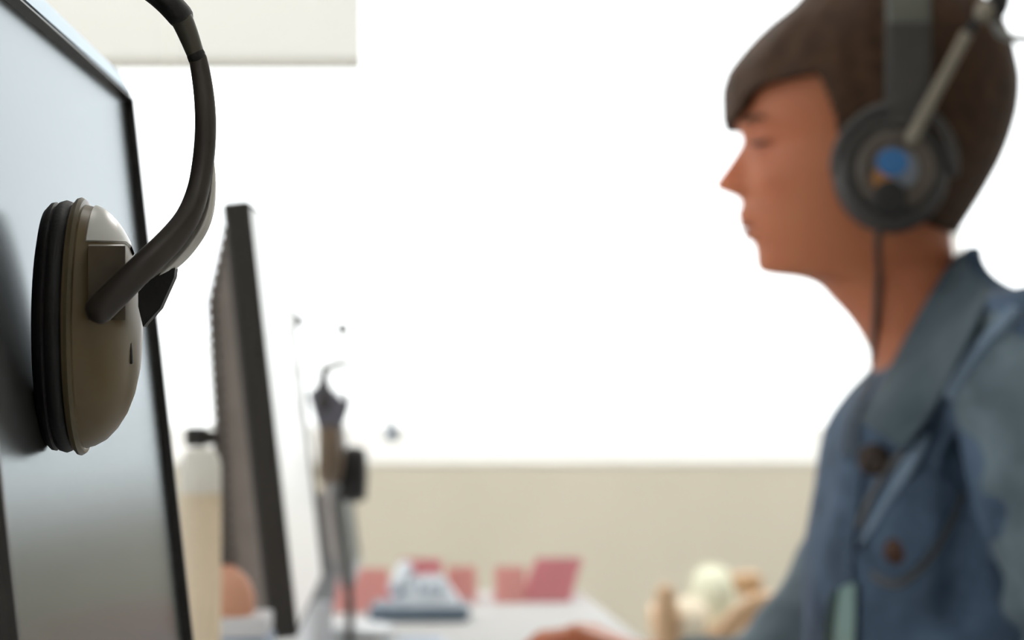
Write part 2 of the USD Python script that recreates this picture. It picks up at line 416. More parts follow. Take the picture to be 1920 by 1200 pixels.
for y in (.4, 1.9, yf - .12):
    for x in (-.78, edge(y) - .12):
        t.part('leg', rbox((x - .025, y - .025, 0), (x + .025, y + .025, DZ - .03), .004), 'steel_grey')
t.part('crossbar', rbox((-.60, .42, DZ - .075), (-.56, yf - .14, DZ - .031), .003), 'steel_grey')


# ------------------------------------------------------------------ monitors
def monitor(label, O, m, tilt, W, H, bezel, recess, thick, bulge, ribs, trim=False, bright='screen', frame='frame_black', name='computer_monitor', name_base=True):
    """O: near upper corner of the frame's front face. Local axes: w away along the row, n out of the screen, u up."""
    ew = np.array([m, 1, 0]); ew /= np.linalg.norm(ew); nh = np.array([ew[1], -ew[0], 0])
    en = math.cos(tilt) * nh + math.sin(tilt) * np.array([0, 0, 1]); eu = -math.sin(tilt) * nh + math.cos(tilt) * np.array([0, 0, 1])
    R = np.stack([ew, en, eu]); O = np.asarray(O)

    def put(mesh):
        v, f = geo(mesh); v = O + v @ R
        return v, (f if trimesh.Trimesh(v, f, process=False).volume > 0 else f[:, ::-1])
    B = O + np.array([W / 2, -.07, -H]) @ R
    t = Thing(name, label, 'computer monitor', (B[0], B[1], DZ))
    b, bt = bezel
    fr = rbox((0, -thick, -H), (W, 0, 0), .0022) - m3.Manifold.cube((W - 2 * b, recess + .5, H - 2 * bt)).translate((b, -recess, -H + bt))
    t.part('bezel', put(fr), frame)
    t.part('screen', put(box((b - .002, -recess - .0022, -H + bt - .002), (W - b + .002, -recess + .0002, -bt + .002))), bright, False)
    i0 = .028; prof = [(-thick + .001, q * -H) for q in (.03, .965)]
    pts = [(w, n, u) for w in (i0, W - i0) for n, u in prof]
    for q, dpt, ins in bulge:
        pts += [(w, -thick - dpt, -H * q) for w in (i0 + ins, W - i0 - ins)]
    hb = hull(pts); hs = t.part('housing', put(hb), 'housing_brown')
    if ribs:
        qs = np.array([0.03] + [x[0] for x in bulge] + [.965]); ds = np.array([0] + [x[1] for x in bulge] + [0.0])
        for k in range(ribs):
            q = .06 + .86 * k / (ribs - 1); dp = np.interp(q, qs, ds); z = -H * q
            t.part('vent_rib', put(rbox((i0 + .002, -thick - dp - .0022, z - .0021), (W - i0 - .002, -thick - dp + .006, z + .0021), .0012)), 'rib_brown', parent=hs)
    if trim:
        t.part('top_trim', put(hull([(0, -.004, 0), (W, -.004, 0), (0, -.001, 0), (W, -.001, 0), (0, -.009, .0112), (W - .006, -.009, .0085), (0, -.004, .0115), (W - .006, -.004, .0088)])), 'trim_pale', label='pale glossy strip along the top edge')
    # stand
    c = W / 2; back = -thick - max(x[1] for x in bulge)
    nk = O + np.array([c, back - .012, -H * .62]) @ R
    t.part('stand_neck', hull([(nk[0] + sx * .012, nk[1] + sy * .035, z) for sx in (-1, 1) for sy in (-1, 1) for z in (DZ + .008, nk[2])] + [(nk[0] + .03, nk[1] + sy * .03, nk[2] + dz) for sy in (-1, 1) for dz in (-.02, .05)]), frame)
    t.part('stand_base', lathe([(0, .19 * W), (.004, .196 * W), (.009, .19 * W), (.012, .15 * W), (.0125, .001)], (nk[0] + .035, nk[1], DZ), 'z', (.8, 1.05)), frame)
    return t


TILT = math.radians(6.3)
# nearest monitor: far upper corner at picture place (250, 178), 1.40 m away
m1 = -.0385; far1 = P(251, 177, 1.40); near1 = np.array([far1[0] - .60 * m1, far1[1] - .60, far1[2] + .0])
monitor('large black monitor nearest the camera, its screen pale with reflected window light', near1, m1, TILT, .60, .345, (.007, .003), .0045, .020,
        [(.10, .004, .01), (.35, .020, .02), (.6, .025, .02), (.9, .026, .02)], 30, trim=True)
near2 = P(469, 374, 2.2)
monitor('dark monitor with ribbed back seen edge-on, second in the desk row', near2, -.026, TILT, .55, .322, (.006, .0025), .003, .0215,
        [(.07, .004, .006), (.22, .0205, .012), (.5, .0245, .012), (.75, .029, .012), (.9, .030, .012)], 34, frame='frame_dark', bright='screen_lit')
near3 = P(622, 740, 2.95)
monitor('small low grey monitor, farthest in the desk row', near3, -.03, math.radians(7), .30, .19, (.008, .008), .003, .014,
        [(.2, .006, .01), (.8, .008, .01)], 0, frame='steel_grey')

# ------------------------------------------------------------------ the headset hung on the nearest monitor
D1 = .953; q1 = D1 / F
H = lambda u, v, w=0.0: P(u, v, D1 + w)
t = Thing('headset', 'black and olive-brown headset hung over the nearest monitor', 'headset', H(150, 850))
cz = 612; c = H(0, cz); c[0] = 0
prx = lambda pr: [((u + 14 - 960) * q1, r) for u, r in pr]
R0 = .0392


def cup(sgn):
    mir = lambda m: m if sgn > 0 else mirror_u(m)
    lab = None if sgn > 0 else None
    t.part('ear_cushion', mir(lathe(prx([(76, .020), (71, .027), (70, .033), (75, .0372), (86, .0392), (93, .0394), (97, .0386), (101, .0394), (112, .0400), (122, .0394), (127, .0385), (131, .0385), (131, .02)]), c, 'x', (.84, 1))), 'cushion_black')
    sh = t.part('ear_cup', mir(lathe(prx([(129, .030), (129, .0396), (134, .0400), (141, .0397), (146, .0388), (152, .0384), (165, .0378), (185, .0360), (205, .0325), (222, .0280), (235, .0225), (244, .0160), (249, .0085), (250.5, .0001)]), c, 'x', (.84, 1))), 'cup_olive')
    t.part('cup_rim', mir(lathe(prx([(133, .0390), (134, .0406), (140, .0409), (147, .0402), (149, .0388)]), c, 'x', (.84, 1))), 'cup_rim', parent=sh)
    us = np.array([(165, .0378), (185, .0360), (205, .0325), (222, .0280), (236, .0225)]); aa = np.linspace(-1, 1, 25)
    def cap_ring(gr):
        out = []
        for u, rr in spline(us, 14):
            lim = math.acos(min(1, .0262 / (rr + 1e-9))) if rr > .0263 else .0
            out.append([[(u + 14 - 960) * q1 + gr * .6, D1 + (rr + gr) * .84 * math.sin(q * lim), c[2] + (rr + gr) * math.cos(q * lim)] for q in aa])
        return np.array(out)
    t.part('sheen_cap', mir(shell(cap_ring(.0006), cap_ring(-.0004))), 'sheen_pale', label='pale cap standing in for the bright reflection on top of the ear cup', parent=sh)  # separate cap coloured pale for the reflection on the dome top
    t.part('bracket', mir(hull([H(u, v, w) for u in (165, 235) for v in (461, 600) for w in (-.0335, -.006)] + [H(u, v, w) for u in (167, 232) for v in (458.5, 600) for w in (-.032, -.008)])), 'cup_bracket', parent=sh)
    t.part('vent_slot', mir(tube([H(235, 605, -.0125), H(240, 640, -.0135), H(246, 680, -.0125)], [.0007, .0011, .0005], 12, 8)), 'band_black', parent=sh)
    a = t.part('arm', mir(tube([H(u, v, w) for (u, v), w in zip(ARM, (-.0385, -.0385, -.037, -.034, -.030, -.026, -.022, -.019, -.017, -.0145, -.0125))], [r * q1 for r in ARM_R], 70, 22, aspect=.9)), 'arm_brown')
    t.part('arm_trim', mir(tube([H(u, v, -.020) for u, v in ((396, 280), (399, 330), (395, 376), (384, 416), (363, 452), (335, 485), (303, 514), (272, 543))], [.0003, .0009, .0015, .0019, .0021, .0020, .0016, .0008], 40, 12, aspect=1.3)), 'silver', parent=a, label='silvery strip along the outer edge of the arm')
    t.part('gusset', mir(prism([(H(u, v, -.018)[0], H(u, v, -.018)[2]) for u, v in ((331, 503), (329, 520), (303, 578), (271, 613), (262, 575), (262, 548), (285, 525), (312, 506))], D1 - .022, D1 - .014)), 'band_black', False, parent=a, label='black wedge under the arm')
    t.part('slider', mir(tube([H(u, v, -.012) for u, v in ((370, 112), (358, 78), (346, 48), (333, 22))], [r * q1 for r in (15.5, 18, 20, 21)], 20, 22, aspect=1.3)), 'slider_olive')
    t.part('slider_seam', mir(tube([H(370, 110, -.012), H(367, 102, -.012)], [17.2 * q1] * 2, 4, 22, aspect=1.25)), 'band_black', parent=a)


AX = -68.0


def mirror_u(m):
    v, f = geo(m); x = 2 * (AX - 960) * q1
    v = v.copy(); v[:, 0] = x - v[:, 0]
    return v, f[:, ::-1]


ARM = [(187, 580), (215, 553), (256, 512), (301, 469), (338, 428), (362, 385), (376, 335), (384, 270), (385, 215), (380, 160), (371, 110)]
ARM_R = [27, 26.5, 26, 25.5, 24, 22, 20.5, 20, 19.5, 18.5, 17]
cup(1); cup(-1)
arc = [(338, 30), (318, 8), (288, -18), (235, -46), (160, -66), (60, -77), (-68, -81)]
arc += [(2 * AX - u, v) for u, v in arc[-2::-1]]
t.part('headband', tube([H(u, v, -.010) for u, v in arc], 24 * q1, 80, 22, aspect=2.2), 'band_black')
t.part('headband_pad', tube([H(u, v, -.010) for u, v in ((120, -52), (60, -57), (-20, -58), (-100, -58), (-190, -56), (-256, -52))], [.0022, .0036, .0040, .0040, .0036, .0022], 40, 18, aspect=3.2), 'cushion_black')

# ------------------------------------------------------------------ the seated worker
D2 = 2.5; q2 = D2 / F


def pch(pairs):
    a = np.array(pairs, float)
    f = PchipInterpolator(a[:, 0], a[:, 1], extrapolate=False); lo, hi = a[0], a[-1]
    return lambda v: np.where(v < lo[0], lo[1], np.where(v > hi[0], hi[1], f(np.clip(v, lo[0], hi[0]))))


XU = lambda u: (u - 960) * q2
ZV = lambda v: EYE - (v - VH) * q2
face = pch([(-42, 1650), (-38, 1600), (-20, 1555), (10, 1510), (50, 1456), (100, 1414), (150, 1393), (200, 1382), (235, 1384), (255, 1394), (275, 1403), (300, 1403), (347, 1400), (371, 1399), (404, 1401), (432, 1406), (461, 1415), (475, 1417), (490, 1418), (503, 1421), (511, 1430), (516, 1452), (520, 1490), (528, 1522), (540, 1542), (557, 1557), (592, 1590), (630, 1617), (654, 1630), (695, 1640), (760, 1660)])
lips_ = pch([(372, 3), (388, 12), (404, 18), (412, 17), (421, 13), (427, 5), (431, 4), (437, 11), (443, 12), (450, 8), (458, 1), (465, 0)])
nape = pch([(-42, 1660), (-38, 1720), (-20, 1770), (10, 1815), (50, 1848), (100, 1868), (150, 1878), (200, 1876), (250, 1862), (300, 1840), (350, 1814), (400, 1792), (430, 1782), (470, 1786), (520, 1800), (560, 1812), (600, 1830), (700, 1870), (760, 1900)])
half = pch([(-42, .004), (-38, .022), (-20, .041), (10, .056), (50, .067), (100, .073), (150, .0755), (200, .0755), (250, .073), (300, .0705), (350, .067), (400, .0625), (440, .059), (480, .054), (505, .050), (530, .051), (600, .053), (700, .060), (760, .07)])
nose = pch([(250, 0), (262, 4), (275, 12), (288, 20), (305, 31), (325, 44), (340, 53), (347, 56), (354, 52), (361, 38), (368, 20), (376, 6), (384, 0)])
nsig = pch([(250, .008), (305, .0085), (345, .0125), (365, .013), (384, .011)])


def section(v, n, grow=0.0):
    """Points around the head at row v, from the front (angle 0) to the near side and round."""
    th = np.linspace(0, 2 * np.pi, n, endpoint=False)
    f, b, h = XU(face(v)) - grow, XU(nape(v)) + grow, half(v) + grow
    xc = np.where(v < 500, XU(1660.), np.interp(v, [500, 560], [XU(1660.), XU(1705.)]))
    xc = np.minimum(np.maximum(xc, f + .3 * (b - f)), b - .3 * (b - f))
    cs, sn = np.cos(th), np.sin(th)
    front = cs > 0
    e = np.where(front, 2 / 2.35, 2 / 2.1)
    x = np.where(front, xc - (xc - f) * np.abs(cs) ** e, xc + (b - xc) * np.abs(cs) ** e)
    y = h * np.sign(sn) * np.abs(sn) ** e
    return x, y, th


rows = np.concatenate([np.linspace(-42, -20, 8)[:-1], np.linspace(-20, 240, 60)[:-1], np.linspace(240, 545, 160)[:-1], np.linspace(545, 760, 30)])
NH = 220
ring = []
for v in rows:
    x, y, th = section(v, NH)
    near = (np.cos(th) > 0)
    x = x - np.where(near, nose(v) * q2 * np.exp(-(y / nsig(v)) ** 2), 0)
    x = x - np.where(near, lips_(v) * q2 * np.exp(-(y / .021) ** 4), 0)
    # eye sockets, cheeks
    for s in (-1, 1):
        x = x + np.where(near, .007 * np.exp(-((v - 270) / 22) ** 2 - ((y - s * .032) / .013) ** 2), 0)
        x = x - np.where(near, .0075 * np.exp(-((v - 266) / 10) ** 2 - ((y - s * .032) / .011) ** 2), 0)
        x = x - np.where(near, .005 * np.exp(-((v - 335) / 30) ** 2 - ((y - s * .040) / .016) ** 2), 0)
        x = x - np.where(near, .010 * np.exp(-((v - 357) / 11) ** 2 - ((y - s * .0135) / .006) ** 2), 0)
    ring.append(np.stack([x, D2 + y, np.full(NH, ZV(v))], 1))
head = grid(np.array(ring), closed=True)


# a hand: palm and five bent fingers; local axes: f forward, s to the thumb side, n up
def hand(wrist, f, n, side, size=1.0, curl=.55):
    f = np.array(f, float); f /= np.linalg.norm(f); n = np.array(n, float); n -= (n @ f) * f; n /= np.linalg.norm(n)
    s = np.cross(n, f) * side
    W = np.array(wrist, float)
    at = lambda a, b, c: W + size * (a * f + b * s + c * n)
    bones = [(at(-.05, 0, 0), at(0, 0, 0), .026, .025)]
    for b0, b1 in ((.018, .030), (.006, .010), (-.006, -.010), (-.018, -.029)):
        bones.append((at(.005, b0, 0), at(.078 - abs(b1) * .25, b1, .006), .0155, .0115))
    fingers = []
    for b, ln, k in ((.030, .068, 0), (.010, .076, 1), (-.010, .070, 2), (-.029, .055, 3)):
        p = at(.080 - abs(b) * .25, b, .006); ang = .12 + .06 * k; ch = []
        for j, (part, r0, r1) in enumerate(((.46, .0095, .0085), (.30, .0085, .0078), (.24, .0078, .0068))):
            ang += curl * (.45, .8, .6)[j]
            e = p + size * ln * part * (math.cos(ang) * f - math.sin(ang) * n + b * 2.2 * s * (j == 0))
            ch.append((p, e, r0 * size, r1 * size)); p = e
        fingers.append(ch)
    th0 = at(.022, .024, -.004); th1 = at(.052, .048, -.012); th2 = at(.076, .054, -.020); th3 = at(.096, .052, -.026)
    fingers.append([(th0, th1, .0135 * size, .0108 * size), (th1, th2, .0105 * size, .0095 * size), (th2, th3, .0095 * size, .0075 * size)])

    def fn(p):
        d = None
        for a, b, ra, rb in bones:
            e = cone_sdf(p, a, b, ra * size if ra > .012 else ra, rb * size); d = e if d is None else smin(d, e, .012)
        for ch in fingers:
            g = None
            for a, b, ra, rb in ch:
                e = cone_sdf(p, a, b, ra, rb); g = e if g is None else smin(g, e, .003)
            d = smin(d, g, .0045)
        return d
    allp = np.array([x for a, b, *_ in bones for x in (a, b)] + [x for ch in fingers for a, b, *_ in ch for x in (a, b)])
    nails = [(ch[-1][1], f, n, ch[-1][3]) for ch in fingers]
    return surface_net(fn, allp.min(0) - .035, allp.max(0) + .035, .0027), nails


# joints: near = the worker's left side (towards the camera), far = the right
def J(u, v, d): return P(u, v, d)


SH = {-1: J(1945, 672, D2 - .165), 1: J(1882, 660, D2 + .165)}
EL = {-1: np.array([.475, D2 - .20, .722]), 1: J(1468, 1335, D2 + .165)}
HANDW = {-1: np.array([.245, D2 - .10, .747]), 1: P(1228, 1258, 2.62)}
hand_r, nails_r = hand(HANDW[1], np.array([-.095, .03, .032]), (0.2, 0, 1), -1, .98, .62)
hand_l, nails_l = hand(HANDW[-1], (-.95, .12, .02), (0, 0, 1), 1, .98, .45)


def body_fn(p):
    hipc = np.array([.475, D2, .505])
    d = cone_sdf(p, (.40, D2, .93), (.435, D2, .60), .065, .075)
    d = smin(d, cone_sdf(p, (.345, D2, 1.035), (.405, D2, .95), .040, .055), .02)
    for s in (-1, 1):
        d = smin(d, cone_sdf(p, SH[s] + [0.0, -s * .025, -.02], EL[s], .045, .036), .02)
        d = smin(d, cone_sdf(p, EL[s], HANDW[s], .036, .0245), .012)
        hp = hipc + [0, s * .085, 0]; kn = np.array([.045, D2 + s * .105, .515]); an = np.array([.085, D2 + s * .11, .10])
        d = smin(d, cone_sdf(p, hp, kn, .08, .055), .03)
        d = smin(d, cone_sdf(p, kn, an, .052, .035), .015)
        d = smin(d, cone_sdf(p, an, an + [-.10, 0, -.055], .033, .022), .015)
    return d


core = surface_net(body_fn, (-.14, D2 - .36, .0), (.66, D2 + .46, 1.14), .0135)


def solid(m):
    v, f = geo(m); r = trimesh.Trimesh(v, f, process=True); r.merge_vertices()
    return m3.Manifold(m3.Mesh(np.asarray(r.vertices, np.float32), np.asarray(r.faces, np.uint32)))


parts_ = [solid(x) for x in (head, core, hand_r, hand_l)]
ok = all(not x.is_empty() for x in parts_)
body = m3.Manifold.batch_boolean(parts_, m3.OpType.Add) if ok else joined(head, core, hand_r, hand_l)
if not ok: print('BODY JOINED', [x.is_empty() for x in parts_])
pt = Thing('person', 'person in a blue denim jacket and headset sitting in profile, facing left to the screens', 'person', (.42, D2, 0))
pt.part('body', body, 'skin', True)
for s in (-1, 1):
    e = P(1428, 267, D2); e[1] = D2 + s * .034
    fr = lambda k: np.array([XU(1412 + 26 * k ** 2), D2 + s * (.021 + .026 * k), ZV(270 + 5 * math.sin(k * math.pi))])
    pt.part('eyelash', tube([fr(k) - [.0035, 0, 0] for k in (0, .25, .5, .75, 1)], [.0008, .0016, .0018, .0018, .0010], 20, 8, up=(0, 0, 1)), 'lash')
    pt.part('eyebrow', tube([np.array([XU(1400 + 30 * k ** 2), D2 + s * (.016 + .036 * k), ZV(236 - 9 * math.sin(k * 2.2))]) - [.002, 0, 0] for k in (0, .25, .5, .75, 1)], [.0012, .0026, .0028, .0022, .0008], 20, 8, up=(0, 1, 0)), 'hair')
for v, dv, uu in ((421, -3, 1390), (440, 3, 1396)):
    pt.part('lip', tube([np.array([XU(uu + 4 + 34 * abs(k) ** 2), D2 + .023 * k, ZV(v + (3 if v < 430 else -4) * k ** 2)]) for k in (-1, -.5, 0, .5, 1)], [.0012, .0034, .0040, .0034, .0012], 24, 10, up=(0, 1, 0)), 'lips')
for s, nl in ((1, nails_r), (-1, nails_l)):
    for tip, f_, n_, r_ in nl:
        m = trimesh.creation.icosphere(2, 1.0); n_ = n_ / np.linalg.norm(n_); sd = np.cross(n_, f_)
        v = np.array(m.vertices) * [.0055, .0045, .0014]
        pt.part('fingernail', (tip + n_ * r_ * .86 + v[:, :1] * f_ + v[:, 1:2] * sd + v[:, 2:] * n_, m.faces), 'lips')

# hair: a shell over the skull with the face left open
hf = pch([(-62, 1640), (-58, 1590), (-45, 1545), (-20, 1515), (10, 1488), (50, 1438), (100, 1390), (140, 1365), (180, 1356), (222, 1356), (240, 1362), (300, 1375), (460, 1400)])
hb_ = pch([(-62, 1690), (-58, 1730), (-45, 1775), (-20, 1820), (10, 1858), (50, 1886), (100, 1902), (150, 1910), (200, 1907), (250, 1895), (300, 1875), (350, 1848), (400, 1818), (432, 1797), (460, 1780)])
hh = pch([(-62, .010), (-58, .028), (-45, .046), (-20, .062), (10, .074), (50, .084), (100, .090), (150, .0915), (200, .091), (250, .088), (300, .084), (350, .079), (400, .0715), (432, .065), (460, .06)])
edge_u = pch([(144, 1395), (149, 1470), (152, 1505), (165, 1517), (190, 1527), (250, 1546), (300, 1556), (345, 1566), (365, 1590), (400, 1640), (425, 1725), (436, 1770), (442, 1830)])
hr = np.linspace(-62, 441, 250); NK = 300
th = np.linspace(0, 2 * np.pi, NK, endpoint=False)
O_, I_, keep = [], [], []
rng = np.random.default_rng(7)
for v in hr:
    f, b, h = XU(hf(v)), XU(hb_(v)), hh(v)
    xc = min(max(XU(1660.), f + .35 * (b - f)), b - .35 * (b - f))
    cs, sn = np.cos(th), np.sin(th); e = np.where(cs > 0, 2 / 2.3, 2 / 2.1)
    x = np.where(cs > 0, xc - (xc - f) * np.abs(cs) ** e, xc + (b - xc) * np.abs(cs) ** e); y = h * np.sign(sn) * np.abs(sn) ** e
    z = np.full(NK, ZV(v))
    lock = .0045 * (meshkit.fbm(np.stack([th * 7 + v * .004, np.full(NK, v * .006), np.sin(th) * 2], -1), 3, 3) - .5)
    rad = np.hypot(x - xc, y) + 1e-6
    x, y = x + (x - xc) / rad * lock, y + y / rad * lock
    O_.append(np.stack([x, D2 + y, z], 1))
    rad = np.hypot(x - xc, y) + 1e-6; k = np.maximum(1 - .0095 / rad, .2)
    I_.append(np.stack([xc + (x - xc) * k, D2 + y * k, z - .004 * (v < 0)], 1))
    u = x / q2 + 960
    low = 238 + 10 * np.sin(th * 9)
    keep.append((v < 149 + 3 * np.sin(th * 13)) | (u > edge_u(v)) | ((np.abs(y) < np.interp(v, [149, 165, 185, 210, 240], [.084, .066, .050, .038, .026]) + .002 * np.sin(v * .13)) & (v < low) & (cs > 0)))
O_, I_, keep = np.array(O_), np.array(I_), np.array(keep)
n, k = keep.shape
vv, ff = grid(O_, closed=True, caps=False); iv, _ = grid(I_, closed=True, caps=False)
fk = keep.reshape(-1)[ff].all(1); ff = ff[fk]
cap = []
top = np.vstack([vv, iv, O_[0].mean(0), I_[0].mean(0)]); N = n * k
fan_o = np.stack([np.full(k, 2 * N), (np.arange(k) + 1) % k, np.arange(k)], 1); fan_i = np.stack([np.full(k, 2 * N + 1), N + np.arange(k), N + (np.arange(k) + 1) % k], 1)
fo = np.vstack([ff, fan_o]); e = np.sort(fo[:, [[0, 1], [1, 2], [2, 0]]].reshape(-1, 2), 1); d_ = fo[:, [[0, 1], [1, 2], [2, 0]]].reshape(-1, 2)
uq, inv, cn = np.unique(e, axis=0, return_inverse=True, return_counts=True)
bd = d_[cn[inv.ravel()] == 1]; bd = bd[(bd < N).all(1)]
side = np.vstack([np.stack([bd[:, 1], bd[:, 0], bd[:, 0] + N], 1), np.stack([bd[:, 1], bd[:, 0] + N, bd[:, 1] + N], 1)])
hair = (top, np.vstack([fo, ff[:, ::-1] + N, fan_i, side]))
m = trimesh.Trimesh(*hair, process=True); m.remove_unreferenced_vertices()
if m.volume < 0: m.invert()
hair_mesh = m
hp = pt.part('hair', m, 'hair', True, label='short brown hair with a long fringe over the forehead')

# the jacket
tf = pch([(470, 1800), (520, 1775), (560, 1745), (600, 1720), (650, 1680), (700, 1640), (740, 1592), (790, 1556), (850, 1536), (920, 1525), (990, 1516), (1100, 1506), (1250, 1512), (1400, 1535), (1550, 1570), (1700, 1600)])
tb = pch([(470, 1815), (520, 1850), (560, 1925), (600, 1975), (650, 2010), (750, 2065), (900, 2110), (1100, 2150), (1300, 2180), (1550, 2230), (1700, 2260)])
tw = pch([(470, .04), (520, .06), (560, .095), (600, .128), (650, .150), (750, .150), (900, .148), (1100, .146), (1300, .150), (1500, .170), (1700, .178)])


def jacket_fn(p):
    v = VH - (p[:, 2] - EYE) / q2; f, b, w = XU(tf(v)), XU(tb(v)), tw(v)
    a, xc = (b - f) / 2, (b + f) / 2
    g = (np.abs((p[:, 0] - xc) / a) ** 2.5 + np.abs((p[:, 1] - D2) / w) ** 2.5) ** (1 / 2.5)
    d = (g - 1) * np.minimum(a, w)
    d = np.maximum(d, (470 - v) * q2); d = np.maximum(d, (v - 1690) * q2)
    for s in (-1, 1):
        d = smin(d, cone_sdf(p, SH[s] + [0, 0, -.012], SH[s] + [0, 0, -.02] + (EL[s] - SH[s]) * .3, .070, .068), .035)
    for s in (-1, 1):      # deep folds along the armhole and under the collar's edge
        for path, rad in ((((1868, 735), (1815, 860), (1800, 980), (1792, 1140)), .019), (((1858, 590), (1806, 690), (1758, 778), (1704, 852)), .010)):
            q = [P(u, v_, D2 - .14) for u, v_ in path]
            for a_, b2 in zip(q, q[1:]):
                a_, b2 = a_.copy(), b2.copy()
                if rad < .015: continue
                a_[1], b2[1] = D2 + s * .150, D2 + s * .150
                d = np.maximum(d, -cone_sdf(p, a_, b2, rad, rad))
    return d + .012 * (meshkit.fbm(p * [20, 20, 11] + [0, 0, 3], 3, 5) - .5) - .004 * np.abs(meshkit.noise(p * [18, 18, 40], 9) - .5)


def sleeve_fn(p, s):
    up = cone_sdf(p, SH[s] + [0.0, s * .006, -.02], EL[s], .071, .063)
    wr = HANDW[s] + (EL[s] - HANDW[s]) * .12
    d = smin(up, cone_sdf(p, EL[s], wr, .056, .036), .03)
    fdir = (HANDW[s] - EL[s]) / np.linalg.norm(HANDW[s] - EL[s])
    d = np.maximum(d, (p - wr) @ fdir)
    q = (p - SH[s]) @ ((EL[s] - SH[s]) / np.linalg.norm(EL[s] - SH[s]))
    return d + .012 * (meshkit.fbm(p * [22, 22, 22] + [s, 2, 0], 3, 8) - .5) + (.0045 + .003 * s * -1) * np.sin(q * 115 + 5 * meshkit.noise(p * 9, 3)) * np.clip((q - .1) * 8, 0, 1)


jm = relax(surface_net(jacket_fn, (.15, D2 - .29, .53), (.66, D2 + .29, 1.13), .008), 3)
jk = pt.part('jacket', jm, 'denim', True, label='blue denim jacket')
sl = {}
for s in (-1, 1):
    a, b_, c_ = SH[s], EL[s], HANDW[s]; pts = np.array([a, b_, c_])
    sl[s] = relax(surface_net(lambda p: sleeve_fn(p, s), pts.min(0) - .11, pts.max(0) + .11, .0075), 3)
    pt.part('sleeve', sl[s], 'denim_sleeve', True, parent=jk)

# things sewn on: laid onto the cloth from the near side
EYEP = np.array([0, 0, EYE])
from trimesh.ray.ray_triangle import RayMeshIntersector
bv, bf = geo(body)


def caster(*ms):
    v, f = joined(*ms); m = trimesh.Trimesh(v, f, process=False)
    return m


TORSO = caster(jm, head); ALL = caster(jm, sl[-1], head)


def drop(px, target):
    """Where rays towards the places px (at the person's distance) first meet the target."""
    px = np.asarray(px, float)
    dirs = np.stack([(px[:, 0] - 960) / F, np.ones(len(px)), -(px[:, 1] - VH) / F], 1); dirs /= np.linalg.norm(dirs, axis=1, keepdims=True)
    loc, ray, tri = target.ray.intersects_location(np.repeat(EYEP[None], len(px), 0), dirs, multiple_hits=False)
    hit = np.full((len(px), 3), np.nan); nr = np.full((len(px), 3), np.nan)
    hit[ray] = loc; nr[ray] = target.face_normals[tri]
    bad = np.isnan(hit[:, 0]); good = np.flatnonzero(~bad)
    if bad.any():
        from scipy.spatial import cKDTree
        near = good[cKDTree(px[good]).query(px[bad])[1]]
        dist = np.linalg.norm(hit[near] - EYEP, axis=1)
        hit[bad] = EYEP + dirs[bad] * dist[:, None]; nr[bad] = nr[near]
    return hit, nr


def patch(a, b, na, nb, off, target=None, thick=.003, bulge=0.0, mirror=False):
    """A strip of cloth between two picture curves a and b, laid on the target off metres clear of it."""
    A, B = spline(a, na), spline(b, na); k = np.linspace(0, 1, nb)
    px = A[:, None] + k[None, :, None] * (B - A)[:, None]
    hit, nr = drop(px.reshape(-1, 2), target if target is not None else TORSO)
    hit = hit.reshape(na, nb, 3)
    for _ in range(6):
        pad = np.pad(hit, ((1, 1), (1, 1), (0, 0)), 'edge'); hit = .4 * hit + .15 * (pad[2:, 1:-1] + pad[:-2, 1:-1] + pad[1:-1, 2:] + pad[1:-1, :-2])
    away = EYEP - hit; away /= np.linalg.norm(away, axis=2, keepdims=True)
    o = np.broadcast_to(off if np.ndim(off) == 0 else np.asarray(off)[None, :], (na, nb))[..., None] + bulge * np.sin(np.pi * k)[None, :, None]
    up, lo = hit + away * (o + thick), hit + away * (o - .004)
    m = shell(up, lo)
    return m


def flip(m):
    v, f = geo(m); v = v.copy(); v[:, 1] = 2 * D2 - v[:, 1]
    return v, f[:, ::-1]


def seam(px, r, target=None, n=40, lift=.001):
    q = spline(px, n); h, nr = drop(q, target if target is not None else ALL)
    a = EYEP - h; a /= np.linalg.norm(a, axis=1, keepdims=True)
    for _ in range(4): h[1:-1] = .5 * h[1:-1] + .25 * (h[2:] + h[:-2])
    return tube(h + a * lift, r, n, 8, up=(0, 1, .01))


col = patch([(1800, 462), (1748, 535), (1702, 615), (1655, 700), (1607, 792)], [(1862, 540), (1838, 600), (1795, 690), (1748, 775), (1692, 850)], 40, 18, np.linspace(.004, .022, 18), TORSO, .004, .005)
pt.part('collar', col, 'denim_collar', 40, parent=jk); pt.part('collar', flip(col), 'denim_collar', 40, parent=jk)
# dark opening at the throat and the far front edge
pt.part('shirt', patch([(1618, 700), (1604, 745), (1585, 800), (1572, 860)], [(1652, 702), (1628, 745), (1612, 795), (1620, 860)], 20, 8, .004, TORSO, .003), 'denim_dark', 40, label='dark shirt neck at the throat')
pt.part('placket', patch([(1575, 865), (1560, 950), (1556, 1040), (1556, 1130), (1558, 1225)], [(1625, 850), (1612, 950), (1600, 1040), (1598, 1100), (1590, 1225)], 30, 8, .003, TORSO, .003), 'denim', 40, parent=jk)
pt.part('shirt', patch([(1572, 1100), (1562, 1160), (1558, 1225)], [(1606, 1085), (1606, 1160), (1604, 1225)], 20, 8, .006, TORSO, .003), 'shirt_teal', 40, label='pale teal shirt front showing in the open jacket')
pt.part('shirt', patch([(1556, 1110), (1546, 1160), (1542, 1225)], [(1574, 1100), (1564, 1160), (1560, 1225)], 20, 6, .0065, TORSO, .003), 'shirt_green', 40, label='dark green shirt stripe in the open jacket')
fl = patch([(1612, 1000), (1662, 935), (1722, 880), (1790, 905)], [(1640, 1078), (1690, 1092), (1745, 1040), (1800, 930)], 30, 16, .005, TORSO, .004, .002)
pt.part('pocket_flap', fl, 'denim', 40, parent=jk)
